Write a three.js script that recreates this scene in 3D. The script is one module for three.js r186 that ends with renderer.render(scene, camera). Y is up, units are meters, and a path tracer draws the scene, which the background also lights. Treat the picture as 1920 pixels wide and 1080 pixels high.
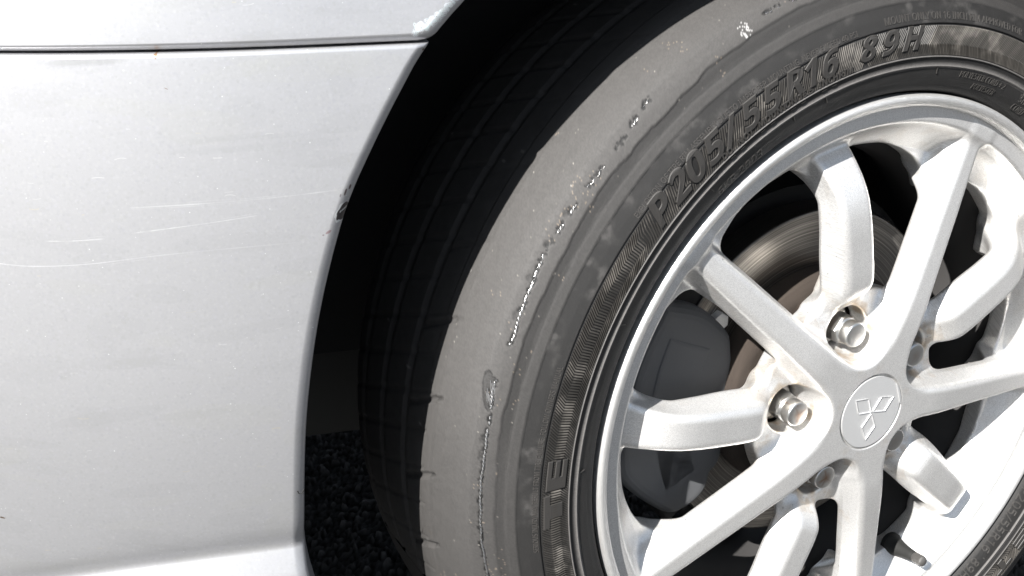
import * as THREE from 'three';
import { mergeGeometries } from 'three/addons/utils/BufferGeometryUtils.js';
import { FontLoader } from 'three/addons/loaders/FontLoader.js';
import { RoundedBoxGeometry } from 'three/addons/geometries/RoundedBoxGeometry.js';

// ---------------------------------------------------------------- camera, sky, sun, exposure
const scene = new THREE.Scene();
const camera = new THREE.PerspectiveCamera(28.82, 16 / 9, 0.02, 400);
camera.position.set(-0.41944, 0.67458, 0.61352);
camera.lookAt(-0.41944 + 0.24079, 0.67458 - 0.36673, 0.61352 - 0.89863);
const SUN_AZ = -52, SUN_EL = 39.5;
const rad = (d) => d * Math.PI / 180;
const sunDir = new THREE.Vector3(Math.cos(rad(SUN_EL)) * Math.sin(rad(SUN_AZ)), Math.sin(rad(SUN_EL)), Math.cos(rad(SUN_EL)) * Math.cos(rad(SUN_AZ)));
{ // clear, slightly hazy sky: paler toward the horizon and round the sun
  const W = 256, H = 128, d = new Float32Array(W * H * 4), v = new THREE.Vector3();
  for (let j = 0; j < H; j++) for (let i = 0; i < W; i++) {
    const lat = ((j + 0.5) / H - 0.5) * Math.PI, lon = ((i + 0.5) / W - 0.5) * 2 * Math.PI; v.set(Math.cos(lat) * Math.cos(lon), Math.sin(lat), Math.cos(lat) * Math.sin(lon));
    const up = Math.max(0, v.y), hz = Math.exp(-up * 3.2), c = Math.max(0, v.dot(sunDir)), glow = 0.5 * Math.pow(c, 12) + 1.2 * Math.pow(c, 90), k = 4 * (j * W + i);
    const col = v.y < 0 ? [0.30, 0.29, 0.28] : [0.36 + 0.42 * hz + glow, 0.46 + 0.37 * hz + glow * 0.97, 0.62 + 0.28 * hz + glow * 0.9];
    for (let q = 0; q < 3; q++) d[k + q] = col[q]; d[k + 3] = 1;
  }
  const t = new THREE.DataTexture(d, W, H, THREE.RGBAFormat, THREE.FloatType); t.mapping = THREE.EquirectangularReflectionMapping; t.magFilter = THREE.LinearFilter; t.needsUpdate = true;
  scene.background = t; scene.environment = t; scene.environmentIntensity = scene.backgroundIntensity = 0.36;
}
const sun = new THREE.DirectionalLight(new THREE.Color(1, 0.978, 0.945), 4.9);
sun.position.copy(sunDir).multiplyScalar(8); sun.target.position.set(-0.2, 0.3, 0);
sun.castShadow = true; sun.shadow.mapSize.set(4096, 4096);
Object.assign(sun.shadow.camera, { left: -2, right: 2, top: 2, bottom: -2, near: 0.5, far: 20 });
scene.add(sun, sun.target);
const renderer = new THREE.WebGLRenderer({ antialias: true });
renderer.setSize(1024, 576);
renderer.toneMapping = THREE.LinearToneMapping;
renderer.toneMappingExposure = 2.75;
renderer.shadowMap.enabled = true;

// ---------------------------------------------------------------- small helpers
let seed = 20240611;
const rnd = () => { seed = (seed + 0x6d2b79f5) | 0; let t = Math.imul(seed ^ (seed >>> 15), 1 | seed); t = (t + Math.imul(t ^ (t >>> 7), 61 | t)) ^ t; return ((t ^ (t >>> 14)) >>> 0) / 4294967296; };
const clamp = (x, a = 0, b = 1) => Math.min(b, Math.max(a, x));
const lerp = (a, b, t) => a + (b - a) * t;
const sst = (a, b, x) => { const t = clamp((x - a) / (b - a)); return t * t * (3 - 2 * t); };
const hash = (x, y, z) => { let h = Math.imul(x | 0, 374761393) ^ Math.imul(y | 0, 668265263) ^ Math.imul(z | 0, 2147483647 ^ 0x5bd1e995); h = Math.imul(h ^ (h >>> 13), 1274126177); return ((h ^ (h >>> 16)) >>> 0) / 4294967296; };
function vnoise(x, y, z = 0) {
  const X = Math.floor(x), Y = Math.floor(y), Z = Math.floor(z), f = (t) => t * t * (3 - 2 * t), u = f(x - X), v = f(y - Y), w = f(z - Z);
  const h = (i, j, k) => hash(X + i, Y + j, Z + k);
  return lerp(lerp(lerp(h(0, 0, 0), h(1, 0, 0), u), lerp(h(0, 1, 0), h(1, 1, 0), u), v), lerp(lerp(h(0, 0, 1), h(1, 0, 1), u), lerp(h(0, 1, 1), h(1, 1, 1), u), v), w);
}
const fbm = (x, y, z = 0, n = 4) => { let s = 0, a = 0.5, q = 0; for (let i = 0; i < n; i++) { s += a * vnoise(x, y, z); q += a; x = x * 2.03 + 11.7; y = y * 2.03 + 5.1; z = z * 2.03 + 3.3; a *= 0.5; } return s / q; };
const smin = (a, b, k) => { const h = Math.max(k - Math.abs(a - b), 0) / k; return Math.min(a, b) - h * h * k * 0.25; };
const smax = (a, b, k) => -smin(-a, -b, k);
const soft = (t, pts, w) => (interp(t - w, pts) + 2 * interp(t - w / 2, pts) + 2 * interp(t, pts) + 2 * interp(t + w / 2, pts) + interp(t + w, pts)) / 8;
const interp = (t, pts) => { // pts [[t, v]...] ascending
  if (t <= pts[0][0]) return pts[0][1];
  for (let i = 1; i < pts.length; i++) if (t <= pts[i][0]) return lerp(pts[i - 1][1], pts[i][1], (t - pts[i - 1][0]) / (pts[i][0] - pts[i - 1][0]));
  return pts[pts.length - 1][1];
};
const MM = 0.001;
const counts = {};
function numbered(name) { const n = counts[name] = (counts[name] ?? -1) + 1; return n ? name + '_' + String(n).padStart(3, '0') : name; }
function part(name, geometry, material, parent, label) {
  const m = new THREE.Mesh(geometry, material); m.name = numbered(name); m.castShadow = m.receiveShadow = true; parent.add(m);
  if (label) m.userData.label = label;
  return m;
}
function gridGeometry(nu, nv, at, uvAt, colorAt) { // at(i, j) -> [x, y, z]
  const n = (nu + 1) * (nv + 1), pos = new Float32Array(n * 3), uv = new Float32Array(n * 2), col = colorAt ? new Float32Array(n * 3) : null, idx = [];
  for (let i = 0, k = 0; i <= nu; i++) for (let j = 0; j <= nv; j++, k++) {
    const p = at(i, j); pos[3 * k] = p[0]; pos[3 * k + 1] = p[1]; pos[3 * k + 2] = p[2];
    if (uvAt) { const t = uvAt(i, j); uv[2 * k] = t[0]; uv[2 * k + 1] = t[1]; }
    if (col) { const c = colorAt(i, j); col[3 * k] = c[0]; col[3 * k + 1] = c[1]; col[3 * k + 2] = c[2]; }
    if (i < nu && j < nv) { const a = k, b = k + nv + 1; idx.push(a, b, a + 1, b, b + 1, a + 1); }
  }
  const g = new THREE.BufferGeometry();
  g.setAttribute('position', new THREE.BufferAttribute(pos, 3)); g.setAttribute('uv', new THREE.BufferAttribute(uv, 2));
  if (col) g.setAttribute('color', new THREE.BufferAttribute(col, 3));
  g.setIndex(idx); g.computeVertexNormals();
  return g;
}
function lathe(pts, seg = 240) { // pts [[r, z]...] in mm, revolved about the wheel axis (local z)
  const g = new THREE.LatheGeometry(pts.map(([r, z]) => new THREE.Vector2(r * MM, z * MM)), seg);
  g.rotateX(Math.PI / 2);
  return g;
}
function noiseTexture(size, f, srgb) {
  const d = new Uint8Array(size * size * 4);
  for (let y = 0; y < size; y++) for (let x = 0; x < size; x++) { const v = f(x, y), k = 4 * (y * size + x); for (let c = 0; c < 3; c++) d[k + c] = clamp(Array.isArray(v) ? v[c] : v) * 255; d[k + 3] = 255; }
  const t = new THREE.DataTexture(d, size, size); t.wrapS = t.wrapT = THREE.RepeatWrapping; t.magFilter = THREE.LinearFilter; t.minFilter = THREE.LinearMipmapLinearFilter; t.generateMipmaps = true;
  if (srgb) t.colorSpace = THREE.SRGBColorSpace; t.needsUpdate = true;
  return t;
}
const C = (r, g, b) => new THREE.Color().setRGB(r, g, b);

// ---------------------------------------------------------------- materials
const grainBump = noiseTexture(512, (x, y) => 0.5 * hash(x, y, 1) + 0.5 * hash(x >> 1, y >> 1, 2));
const rep = (t, u, v) => { const c = t.clone(); c.repeat.set(u, v); c.needsUpdate = true; return c; };
const M = {};
// cast alloy under silver lacquer: flakes stand at slightly different angles
const flakes = noiseTexture(512, (x, y) => { const a = hash(x, y, 11), b = hash(x >> 1, y >> 1, 12), c = hash(x >> 2, y >> 2, 13); const v = 0.885 + 0.10 * (a - 0.5) + 0.12 * (b - 0.5) + 0.06 * (c - 0.5) + (a > 0.985 ? 0.15 : 0); return [v, v, v]; }, true);
M.alloy = new THREE.MeshPhysicalMaterial({ color: C(0.985, 0.972, 0.95), map: rep(flakes, 1.7, 1.7), metalness: 0.72, roughness: 0.42, vertexColors: true, bumpMap: rep(grainBump, 1.7, 1.7), bumpScale: 0.00009 });
M.cap = new THREE.MeshPhysicalMaterial({ color: C(0.86, 0.86, 0.855), map: rep(flakes, 60, 60), metalness: 0.55, roughness: 0.42, bumpMap: rep(grainBump, 4, 4), bumpScale: 0.00004 });
M.barrelDustShade = new THREE.MeshStandardMaterial({ color: C(0.035, 0.033, 0.032), roughness: 0.85 });  // near-black: brake dust plus the shade behind the spokes, put into the colour
M.rubber = new THREE.MeshStandardMaterial({ color: C(0.61, 0.60, 0.59), roughness: 0.62, vertexColors: true, bumpMap: rep(grainBump, 12, 12), bumpScale: 0.00012 });
M.moulded = new THREE.MeshStandardMaterial({ color: C(0.040, 0.0375, 0.035), roughness: 0.45, bumpMap: rep(grainBump, 12, 12), bumpScale: 0.00006 });
M.rib = new THREE.MeshStandardMaterial({ color: C(1, 1, 1), roughness: 0.5, vertexColors: true });
M.steel = new THREE.MeshStandardMaterial({ color: C(0.5, 0.49, 0.48), metalness: 1, roughness: 0.34 });
M.nut = new THREE.MeshStandardMaterial({ color: C(0.56, 0.555, 0.54), metalness: 0.95, roughness: 0.30, vertexColors: true, bumpMap: rep(grainBump, 2, 2), bumpScale: 0.00003 });
M.stemRubber = new THREE.MeshStandardMaterial({ color: C(0.012, 0.012, 0.011), roughness: 0.75 });
M.valveCap = new THREE.MeshStandardMaterial({ color: C(0.06, 0.057, 0.054), roughness: 0.5 });
M.plastic = new THREE.MeshStandardMaterial({ color: C(0.012, 0.012, 0.013), roughness: 0.7, bumpMap: rep(grainBump, 4, 4), bumpScale: 0.0003 });
M.shield = new THREE.MeshStandardMaterial({ color: C(0.05, 0.05, 0.047), roughness: 0.8 });
M.under = new THREE.MeshStandardMaterial({ color: C(0.02, 0.02, 0.02), roughness: 0.9 });

// ---------------------------------------------------------------- the car, its body panels
const STEER = rad(13.354), AXLE_Y = 0.308;
const car = new THREE.Group(); car.name = 'silver_car';
car.userData = { label: 'silver car parked on dark asphalt, front corner with the worn wheel turned outwards', category: 'car' };
scene.add(car);

const zBody = (y) => 0.086 - 0.34 * Math.max(0, y - 0.45) ** 2 - 0.8 * Math.max(0, 0.44 - y) ** 2;
const BX0 = -0.37, BK = 2.0;
function onBody(xu, y, inward = 0) { // the flat panel, bent round the front corner; xu is measured along the panel
  const z0 = zBody(Math.max(y, 0.25));
  let x = xu, z = z0, a = 0;
  if (xu < BX0) {
    const s = BX0 - xu, s1 = 1.5 / BK; a = Math.min(BK * s, 1.5);
    x = BX0 - Math.sin(a) / BK; z = z0 - (1 - Math.cos(a)) / BK;
    if (s > s1) { x -= Math.cos(1.5) * (s - s1); z -= Math.sin(1.5) * (s - s1); }
  }
  return [x + Math.sin(a) * inward, y, z - Math.cos(a) * inward];
}
const ARCH = [[0.20, -0.374], [0.25, -0.384], [0.288, -0.3928], [0.3105, -0.3946], [0.3203, -0.3937], [0.3577, -0.3917], [0.3916, -0.3889], [0.4229, -0.3843], [0.4521, -0.3784], [0.4801, -0.3708], [0.5122, -0.3601], [0.5478, -0.3412], [0.5872, -0.3174], [0.6062, -0.297], [0.6229, -0.2806], [0.6383, -0.2643]];
function archX(y) { let s = 0; for (let k = -2; k <= 2; k++) s += interp(y + k * 0.006, ARCH); return s / 5; }
const CREASE = 0.3095;
const creaseY = (xu) => CREASE - 0.85 * clamp(-0.39 - xu, 0, 0.2) ** 2;

function panelTexture(x0, x1, y0, y1, W, H, draw) {
  const cv = document.createElement('canvas'); cv.width = W; cv.height = H;
  const g = cv.getContext('2d'), X = (x) => (x - 0.0015 - x0) / (x1 - x0) * W, Y = (y) => (1 - (y + 0.0042 - y0) / (y1 - y0)) * H, S = W / (x1 - x0);
  g.fillStyle = 'rgb(184,184,186)'; g.fillRect(0, 0, W, H);
  for (let i = 0; i < 26000; i++) { const v = 184 + (rnd() - 0.5) * 22; g.fillStyle = `rgba(${v},${v},${v + 2},0.5)`; const s = 0.8 + rnd() * 2.2; g.fillRect(rnd() * W, rnd() * H, s, s); }
  for (let i = 0; i < 60000; i++) { const v = rnd() < 0.5 ? 162 : 204; g.fillStyle = `rgba(${v},${v},${v + 2},${0.04 + 0.09 * rnd()})`; g.beginPath(); g.arc(rnd() * W, rnd() * H, 2 + rnd() * 3.5, 0, 7); g.fill(); }
  for (let i = 0; i < 130; i++) { const v = rnd() < 0.6 ? 158 : 184; g.fillStyle = `rgba(${v},${v},${v - 4},0.05)`; g.beginPath(); g.ellipse(rnd() * W, rnd() * H, 40 + rnd() * 160, 10 + rnd() * 40, (rnd() - 0.5) * 0.4, 0, 7); g.fill(); }
  for (let i = 0; i < 520; i++) { g.fillStyle = `rgba(238,240,238,${0.35 + rnd() * 0.6})`; g.beginPath(); g.arc(rnd() * W, rnd() * H, 0.0002 * S * (0.5 + rnd() * 1.1), 0, 7); g.fill(); }
  for (let i = 0; i < 110; i++) { g.strokeStyle = `rgba(${rnd() < 0.4 ? '205,196,172' : '222,222,220'},${0.25 + rnd() * 0.4})`; g.lineWidth = 0.0003 * S * (0.6 + rnd()); const px = rnd() * W, py = rnd() * H, l = 0.006 * S * rnd(); g.beginPath(); g.moveTo(px, py); g.quadraticCurveTo(px + l / 2, py + (rnd() - 0.5) * l * 0.5, px + l, py + (rnd() - 0.6) * l * 0.3); g.stroke(); }
  draw(g, X, Y, S);
  const t = new THREE.CanvasTexture(cv); t.colorSpace = THREE.SRGBColorSpace; t.anisotropy = 8; t.wrapS = t.wrapT = THREE.ClampToEdgeWrapping;
  return t;
}
function stroke(g, X, Y, S, pts, wmm, style) { // a scratch: hair lines that part, thin out and break off
  const curve = new THREE.SplineCurve(pts.map(([x, y]) => new THREE.Vector2(x, y))), n = 90;
  for (let k = 0; k < 4; k++) {
    const oy = k ? (rnd() - 0.5) * 0.0026 : 0, t0 = k ? rnd() * 0.7 : 0, t1 = k ? Math.min(1, t0 + 0.15 + rnd() * 0.4) : 1, ph = rnd() * 50;
    for (let i = 0; i < n; i++) {
      const a = lerp(t0, t1, i / n), b = lerp(t0, t1, (i + 1.05) / n), p = curve.getPoint(a), q = curve.getPoint(Math.min(1, b)), f = Math.sin(Math.PI * (i + 0.5) / n) ** 0.6 * vnoise(ph + i * 0.13, k * 7.1), w = wmm * MM * S * (k ? 0.45 : 1) * (0.5 + vnoise(ph + i * 0.3, 3.3));
      g.globalAlpha = clamp(f * (k ? 0.8 : 1.6)); g.strokeStyle = style; g.lineWidth = w; g.lineCap = 'butt'; g.beginPath(); g.moveTo(X(p.x), Y(p.y + oy)); g.lineTo(X(q.x), Y(q.y + oy)); g.stroke();
    }
  }
  g.globalAlpha = 1;
}
const bumperMap = panelTexture(-0.62, -0.28, 0.26, 0.60, 2048, 2048, (g, X, Y, S) => {
  stroke(g, X, Y, S, [[-0.462, 0.5109], [-0.4248, 0.5119], [-0.3938, 0.5131], [-0.362, 0.5148]], 0.5, 'rgba(222,223,222,0.55)');
  stroke(g, X, Y, S, [[-0.4634, 0.4982], [-0.4517, 0.4995], [-0.4257, 0.5022], [-0.4022, 0.5048]], 0.4, 'rgba(224,225,224,0.55)');
  stroke(g, X, Y, S, [[-0.56, 0.4865], [-0.5325, 0.4838], [-0.5112, 0.4822], [-0.4847, 0.4833], [-0.4531, 0.4867], [-0.4192, 0.4888], [-0.385, 0.4898]], 0.45, 'rgba(222,223,224,0.55)');
  stroke(g, X, Y, S, [[-0.5041, 0.4949], [-0.49, 0.495], [-0.4753, 0.496]], 0.4, 'rgba(228,229,228,0.6)');
  for (let i = 0; i < 26; i++) { // grey scuffs
    g.strokeStyle = 'rgba(164,164,170,0.06)'; g.lineWidth = 0.0025 * S; const x = -0.45 + rnd() * 0.06, y = 0.535 + rnd() * 0.008; g.beginPath(); g.moveTo(X(x), Y(y)); g.lineTo(X(x + 0.02 + rnd() * 0.03), Y(y + 0.002)); g.stroke();
    g.strokeStyle = 'rgba(150,150,156,0.07)'; const x2 = -0.498 + rnd() * 0.03; g.beginPath(); g.moveTo(X(x2), Y(0.577 + rnd() * 0.004)); g.lineTo(X(x2 + 0.014), Y(0.578 + rnd() * 0.003)); g.stroke();
  }
  const blob = (x, y, rx, ry, rot, style, jag = 0.25) => { g.fillStyle = style; g.beginPath(); for (let k = 0; k <= 22; k++) { const a = k / 22 * 2 * Math.PI, q = 1 + (rnd() - 0.5) * jag, u = Math.cos(a) * rx * q, v = Math.sin(a) * ry * q; g.lineTo(X(x + u * Math.cos(rot) - v * Math.sin(rot)), Y(y + u * Math.sin(rot) + v * Math.cos(rot))); } g.fill(); };
  blob(-0.3624, 0.5031, 0.0056, 0.0030, 1.0, 'rgb(226,228,228)'); blob(-0.3618, 0.5032, 0.0050, 0.0027, 1.0, 'rgb(74,70,70)');
  for (let k = 0; k < 4; k++) blob(-0.3632 + k * 0.0010, 0.5034 + k * 0.0006, 0.0008, 0.0003, 1.0, 'rgb(205,207,206)');
  blob(-0.3578, 0.5155, 0.0014, 0.0005, 1.15, 'rgb(105,92,92)'); blob(-0.3602, 0.5132, 0.0018, 0.0005, 1.2, 'rgb(100,90,90)'); blob(-0.3628, 0.5118, 0.0009, 0.0004, 1.3, 'rgb(140,135,138)');
  blob(-0.3697, 0.4939, 0.0016, 0.0007, 0.5, 'rgba(150,128,130,0.8)'); blob(-0.3724, 0.4925, 0.0005, 0.0004, 0, 'rgb(150,142,142)');
  blob(-0.4422, 0.5818, 0.0006, 0.0009, 0, 'rgba(150,110,78,0.8)', 0.9); blob(-0.4424, 0.5806, 0.0003, 0.0008, 0.2, 'rgba(150,110,78,0.6)', 0.8);
  blob(-0.5535, 0.334, 0.0014, 0.0005, -0.3, 'rgb(112,98,86)', 0.9);
  blob(-0.439, 0.5665, 0.0009, 0.0002, -0.5, 'rgb(150,138,132)', 0.4);
  blob(-0.3185, 0.5795, 0.0007, 0.0005, 0.3, 'rgb(90,74,62)', 0.8);
});
const fenderMap = panelTexture(-0.62, -0.28, 0.56, 0.90, 2048, 2048, (g, X, Y, S) => {
  // the clear coat has flaked off along the arch in small whitish rings
  const line = [[-0.3224, 0.5890], [-0.3190, 0.5900], [-0.3146, 0.5925], [-0.3100, 0.5952], [-0.3063, 0.5985], [-0.3030, 0.6015], [-0.2990, 0.605]];
  for (let k = 0; k < 210; k++) {
    const t = Math.pow(rnd(), 1.25) * 5.99, i = Math.floor(t), f = t - i, w = lerp(0.0030, 0.0012, t / 6);
    const x = lerp(line[i][0], line[i + 1][0], f) + (rnd() - 0.5) * w, y = lerp(line[i][1], line[i + 1][1], f) + (rnd() - 0.5) * w * 2;
    g.strokeStyle = `rgba(${226 + rnd() * 18},${240 + rnd() * 8},246,0.5)`; g.lineWidth = 0.00035 * S; g.beginPath(); g.ellipse(X(x), Y(y), (0.0003 + rnd() * 0.0007) * S, (0.0003 + rnd() * 0.0006) * S, rnd() * 3, 0, 7); g.stroke();
  }
});
const flakeBump = noiseTexture(512, (x, y) => hash(x >> 1, y >> 1, 5));
const paint = (map) => new THREE.MeshPhysicalMaterial({ color: C(1, 1, 1), map, metalness: 0.62, roughness: 0.37, clearcoat: 0.35, clearcoatRoughness: 0.25, bumpMap: rep(flakeBump, 4, 4), bumpScale: 0.000018 });
M.bumper = paint(bumperMap); M.fender = paint(fenderMap);

const LIP = [[0, 7.5], [0.05, 5.6], [0.3, 4.4], [0.8, 3.3], [1.6, 2.4], [2.6, 1.7], [3.6, 1.1], [4.6, 0.6], [5.4, 0.28], [6.1, 0.08], [6.8, 0]]; // rolled edge in mm: [from the edge, inwards]
{ // bumper cover: rows up the panel, columns from the rolled arch lip round the front corner
  const rows = [], cols = [];
  for (let k = 0; k <= 10; k++) rows.push(['lip', k / 10]);
  for (let k = 1; k <= 96; k++) rows.push(['face', k / 96]);
  for (let k = 1; k <= 7; k++) rows.push(['top', k / 7]);
  const R = 0.0068;
  cols.push([0, 0.03], [0, 0.018]); for (const q of LIP) cols.push([q[0] * MM, q[1] * MM]);
  for (let k = 1; k <= 60; k++) cols.push([R + 0.24 * Math.pow(k / 60, 1.15), 0]);
  for (let k = 1; k <= 40; k++) cols.push([R + 0.24 + 2.2 * k / 40, 0]);
  const spot = (i, j) => {
    const [kind, t] = rows[i], [d, inw] = cols[j], RT = 0.0022;
    let y, deep = 0;
    const xuGuess = -0.394 - d, yc = creaseY(xuGuess);
    if (kind === 'lip') { y = lerp(0.195, yc - 0.0012, t); }
    else if (kind === 'face') y = lerp(yc, 0.5866 - RT, t);
    else { const a = t * Math.PI / 2; y = 0.5866 - RT + RT * Math.sin(a); deep = RT * (1 - Math.cos(a)) + (t > 0.99 ? 0.02 : 0); }
    const xu = archX(Math.max(y, 0.2)) - d;
    // just over the crease the panel turns under; below it the lip stands out again
    if (kind === 'lip') { const h = yc - y; deep -= -0.0035 + 0.021 * (1 - Math.exp(-h / 0.022)); }
    else if (kind === 'face') { const h = Math.max(0, y - yc); deep += 0.0035 * Math.exp(-((h / 0.008) ** 1.5)); }
    return [onBody(xu, y, inw + deep), xu, y];
  };
  const cache = rows.map((_, i) => cols.map((_, j) => spot(i, j)));
  const g = gridGeometry(rows.length - 1, cols.length - 1, (i, j) => cache[i][j][0], (i, j) => [(cache[i][j][1] + 0.62) / 0.34, (cache[i][j][2] - 0.26) / 0.34]);
  part('bumper_cover', g, M.bumper, car, 'scratched silver bumper side in front of the wheel');
}
{ // fender over the wheel, in polar rows about the axle, with a rolled lip all along its lower edge
  const th = []; for (let a = 8; a <= 130; a += 2) th.push(a); for (let a = 131; a <= 146; a += 0.25) th.push(a); for (let a = 146.5; a <= 172; a += 0.5) th.push(a);
  const archR = (a) => { // distance of the arch edge from the axle line
    const t = rad(a); if (a < 129) return 0.4222 - 0.013 * sst(129, 88, a);
    let lo = 0.3, hi = 0.6; for (let k = 0; k < 40; k++) { const m = (lo + hi) / 2, y = AXLE_Y + m * Math.sin(t); if (m * Math.cos(t) > archX(y)) lo = m; else hi = m; } return lo;
  };
  const SEAM = 0.5875, edge = th.map((a) => { const p = archR(a), q = (SEAM - AXLE_Y) / Math.sin(rad(a)); return a > 125 ? smax(p, q, 0.006) : p; });
  const R = 0.0068, cols = [[0, 0.03], [0, 0.016], ...LIP.map((q) => [q[0] * MM, q[1] * MM])];
  for (let k = 1; k <= 30; k++) cols.push([k / 30, 0, 1]);
  const g = gridGeometry(th.length - 1, cols.length - 1, (i, j) => {
    const t = rad(th[i]), c = cols[j], top = Math.max(edge[i] + 0.03, 0.45 / Math.max(0.2, Math.sin(t))), r = c[2] ? lerp(edge[i] + R, Math.min(top, 1.6), c[0]) : edge[i] + c[0];
    return onBody(r * Math.cos(t), AXLE_Y + r * Math.sin(t), c[1]);
  }, (i, j) => {
    const t = rad(th[i]), c = cols[j], top = Math.max(edge[i] + 0.03, 0.45 / Math.max(0.2, Math.sin(t))), r = c[2] ? lerp(edge[i] + R, Math.min(top, 1.6), c[0]) : edge[i] + c[0];
    return [(r * Math.cos(t) + 0.62) / 0.34, (AXLE_Y + r * Math.sin(t) - 0.56) / 0.34];
  });
  part('fender', g, M.fender, car, 'silver front fender with flaked clear coat along the wheel arch');
}
{ // what closes the front of the car round the wheel well
  const box = (w, h, d, x, y, z) => new THREE.BoxGeometry(w, h, d).translate(x, y, z);
  part('hood', box(2.2, 0.02, 1.5, 0.25, 0.775, -0.74), M.fender, car);
  part('underbody_tray', mergeGeometries([box(0.40, 0.012, 1.45, -0.63, 0.214, -0.72), box(0.012, 0.52, 1.2, -0.46, 0.48, -0.75)]), M.under, car);
  part('door_sill', box(1.2, 0.5, 0.06, 1.0, 0.47, 0.02), M.fender, car);
  // inner arch liner: a shell round the wheel with a ribbed skin and an inner wall
  const shell = gridGeometry(150, 24, (i, j) => {
    const a = rad(lerp(-8, 186, i / 150)), z = lerp(0.055, -0.29, j / 24), r = 0.424 + 0.006 * Math.sin(j * 1.1) * (j > 4 ? 1 : 0);
    return [r * Math.cos(a) * 0.955, AXLE_Y + 0.012 + r * Math.sin(a), z];
  }, (i, j) => [i / 30, j / 24]);
  part('wheel_arch_liner', shell, M.plastic, car, 'black plastic inner liner of the wheel arch');
  const wall = new THREE.Shape(); wall.absarc(0, AXLE_Y, 0.44, rad(0), rad(164), false); wall.lineTo(-0.45, 0.43); wall.lineTo(-0.45, 0.262); wall.lineTo(-0.20, 0.262); wall.lineTo(-0.10, 0.26); wall.lineTo(0.44, 0.26);
  part('inner_wing', new THREE.ExtrudeGeometry(wall, { depth: 0.02, bevelEnabled: false, curveSegments: 40 }).translate(0, 0, -0.31), M.plastic, car);
  part('splash_shield', new RoundedBoxGeometry(0.11, 0.092, 0.006, 2, 0.002).translate(-0.367, 0.224, -0.30), M.shield, car, 'flat dark splash shield at the front of the wheel well');
}

// ---------------------------------------------------------------- the wheel
const wheel = new THREE.Group(); wheel.name = 'front_wheel';
wheel.userData.label = 'silver alloy wheel with ten spokes and a badly worn tyre';
wheel.position.set(0, AXLE_Y, 0); wheel.rotation.y = STEER; car.add(wheel);

const PRIMARY = 136.9, SECTOR = 72; // degrees: direction of one flat-faced spoke, and the repeat
const NUT_R = 57.15, NUT_Z = -3.5;
const zTopP = (x) => soft(x, [[0, 8], [66, 8], [80, 7], [135, 0], [198, -8], [230, -8.5]], 6);
const wTopP = (x) => interp(x, [[0, 12], [60, 11], [100, 9.6], [150, 8.8], [195, 7.6], [230, 7.6]]);
const zTopS = (x) => soft(x, [[0, -42], [66, -32], [74, -18], [84, -5], [93, 2.6], [105, 3.6], [138, 3.5], [150, 2.6], [160, 0.5], [168, -3.0], [175, -7.8], [182, -14], [188, -20.5], [200, -34]], 4.5);
const slopeS = (x) => (zTopS(x + 0.5) - zTopS(x - 0.5));
const zDish = (r) => interp(r, [[0, -13], [70, -13.5], [80, -16], [100, -22], [150, -29], [181, -31], [190, -25.5], [197, -21], [230, -21]]);
const ringR = (z) => interp(-z, [[-20, 201], [5.8, 201], [8.5, 199.6], [13, 197.4], [22, 194.2], [30, 191], [60, 187]]);
function wheelField(r, cosA, sinA, cosB, sinB, cosC, sinC, z) {
  // A: angle to the nearest flat spoke, B: to the nearest dropped spoke, C: to the second nearest flat spoke
  const zt0 = zTopP(r), d0 = zt0 - z, lateral = (c, s) => Math.max((Math.abs(r * s) - wTopP(r * c)) / 1.02, -r * c);
  let lat = smin(lateral(cosA, sinA), lateral(cosC, sinC), 9);
  lat = smin(lat, r - 40, 20);
  lat -= 0.30 * clamp(d0, 0, 15) + 0.06 * clamp(d0 - 15, 0, 30);
  let f = smax(lat / 1.04, -d0, 4.2);
  f = smax(f, d0 - (lerp(40, 21, sst(40, 75, r)) + 20 * sst(147, 173, r)), 3);
  f = smax(f, r - 205, 2);
  // dished web with its windows
  const xs = r * cosB, ys = Math.abs(r * sinB), xp = r * cosA, yp = Math.abs(r * sinA);
  const yP = interp(r, [[148, -40], [157, 2], [164, 8], [170, 15], [175, 25], [179, 38], [182, 54]]), yS = interp(r, [[76, 14], [88, 11], [100, -2], [110, -30], [154, -30], [162, -6], [167, 5], [171, 10], [176, 14], [182, 21]]);
  let win = smax(smax(r - 181.5, 83 - r, 8), smax(yP - yp, yS - ys, 9), 9);
  const zd = zDish(r); let dish = smax(z - zd, zd - 15 - z, 3); dish = smax(dish, r - 198, 2);
  dish = smax(dish, -win, 4);
  // dropped spoke
  const zt = zTopS(xs), sl = slopeS(xs), d = zt - z, base = soft(xs, [[80, 0.52], [120, 0.50], [150, 0.36], [165, 0.2], [190, 0.12]], 8);
  let sec = smax((ys - (soft(xs, [[80, 10.5], [100, 11.6], [150, 11.6], [165, 12], [178, 13.5], [190, 16]], 8) + base * clamp(d, 0, 17) + 0.05 * clamp(d - 17, 0, 30))) / 1.2, -d / Math.sqrt(1 + sl * sl), 4);
  sec = smax(sec, d - (22 + 13 * sst(156, 178, xs)), 7); sec = smax(sec, r - 194, 2); sec = Math.max(sec, 60 - xs);
  // rim ring
  let ring = smax(smax(ringR(z) - r, z + 5.6, 2.2), r - 213, 1); ring = Math.max(ring, -48 - z);
  let g = smin(dish, sec, 8);
  g = smin(g, ring, 9);
  f = smin(f, g, 8);
  // bores for the nuts and the seat of the cap
  const dx = xs - NUT_R, bore = smax(Math.hypot(dx, ys) - (16.4 + 0.12 * clamp(z + 26, 0, 30)), -36 - z, 3);
  f = smax(f, -bore, 2.2);
  f = smax(f, -smax(r - 28.6, 5.2 - z, 0.5), 0.8);
  return f;
}
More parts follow.
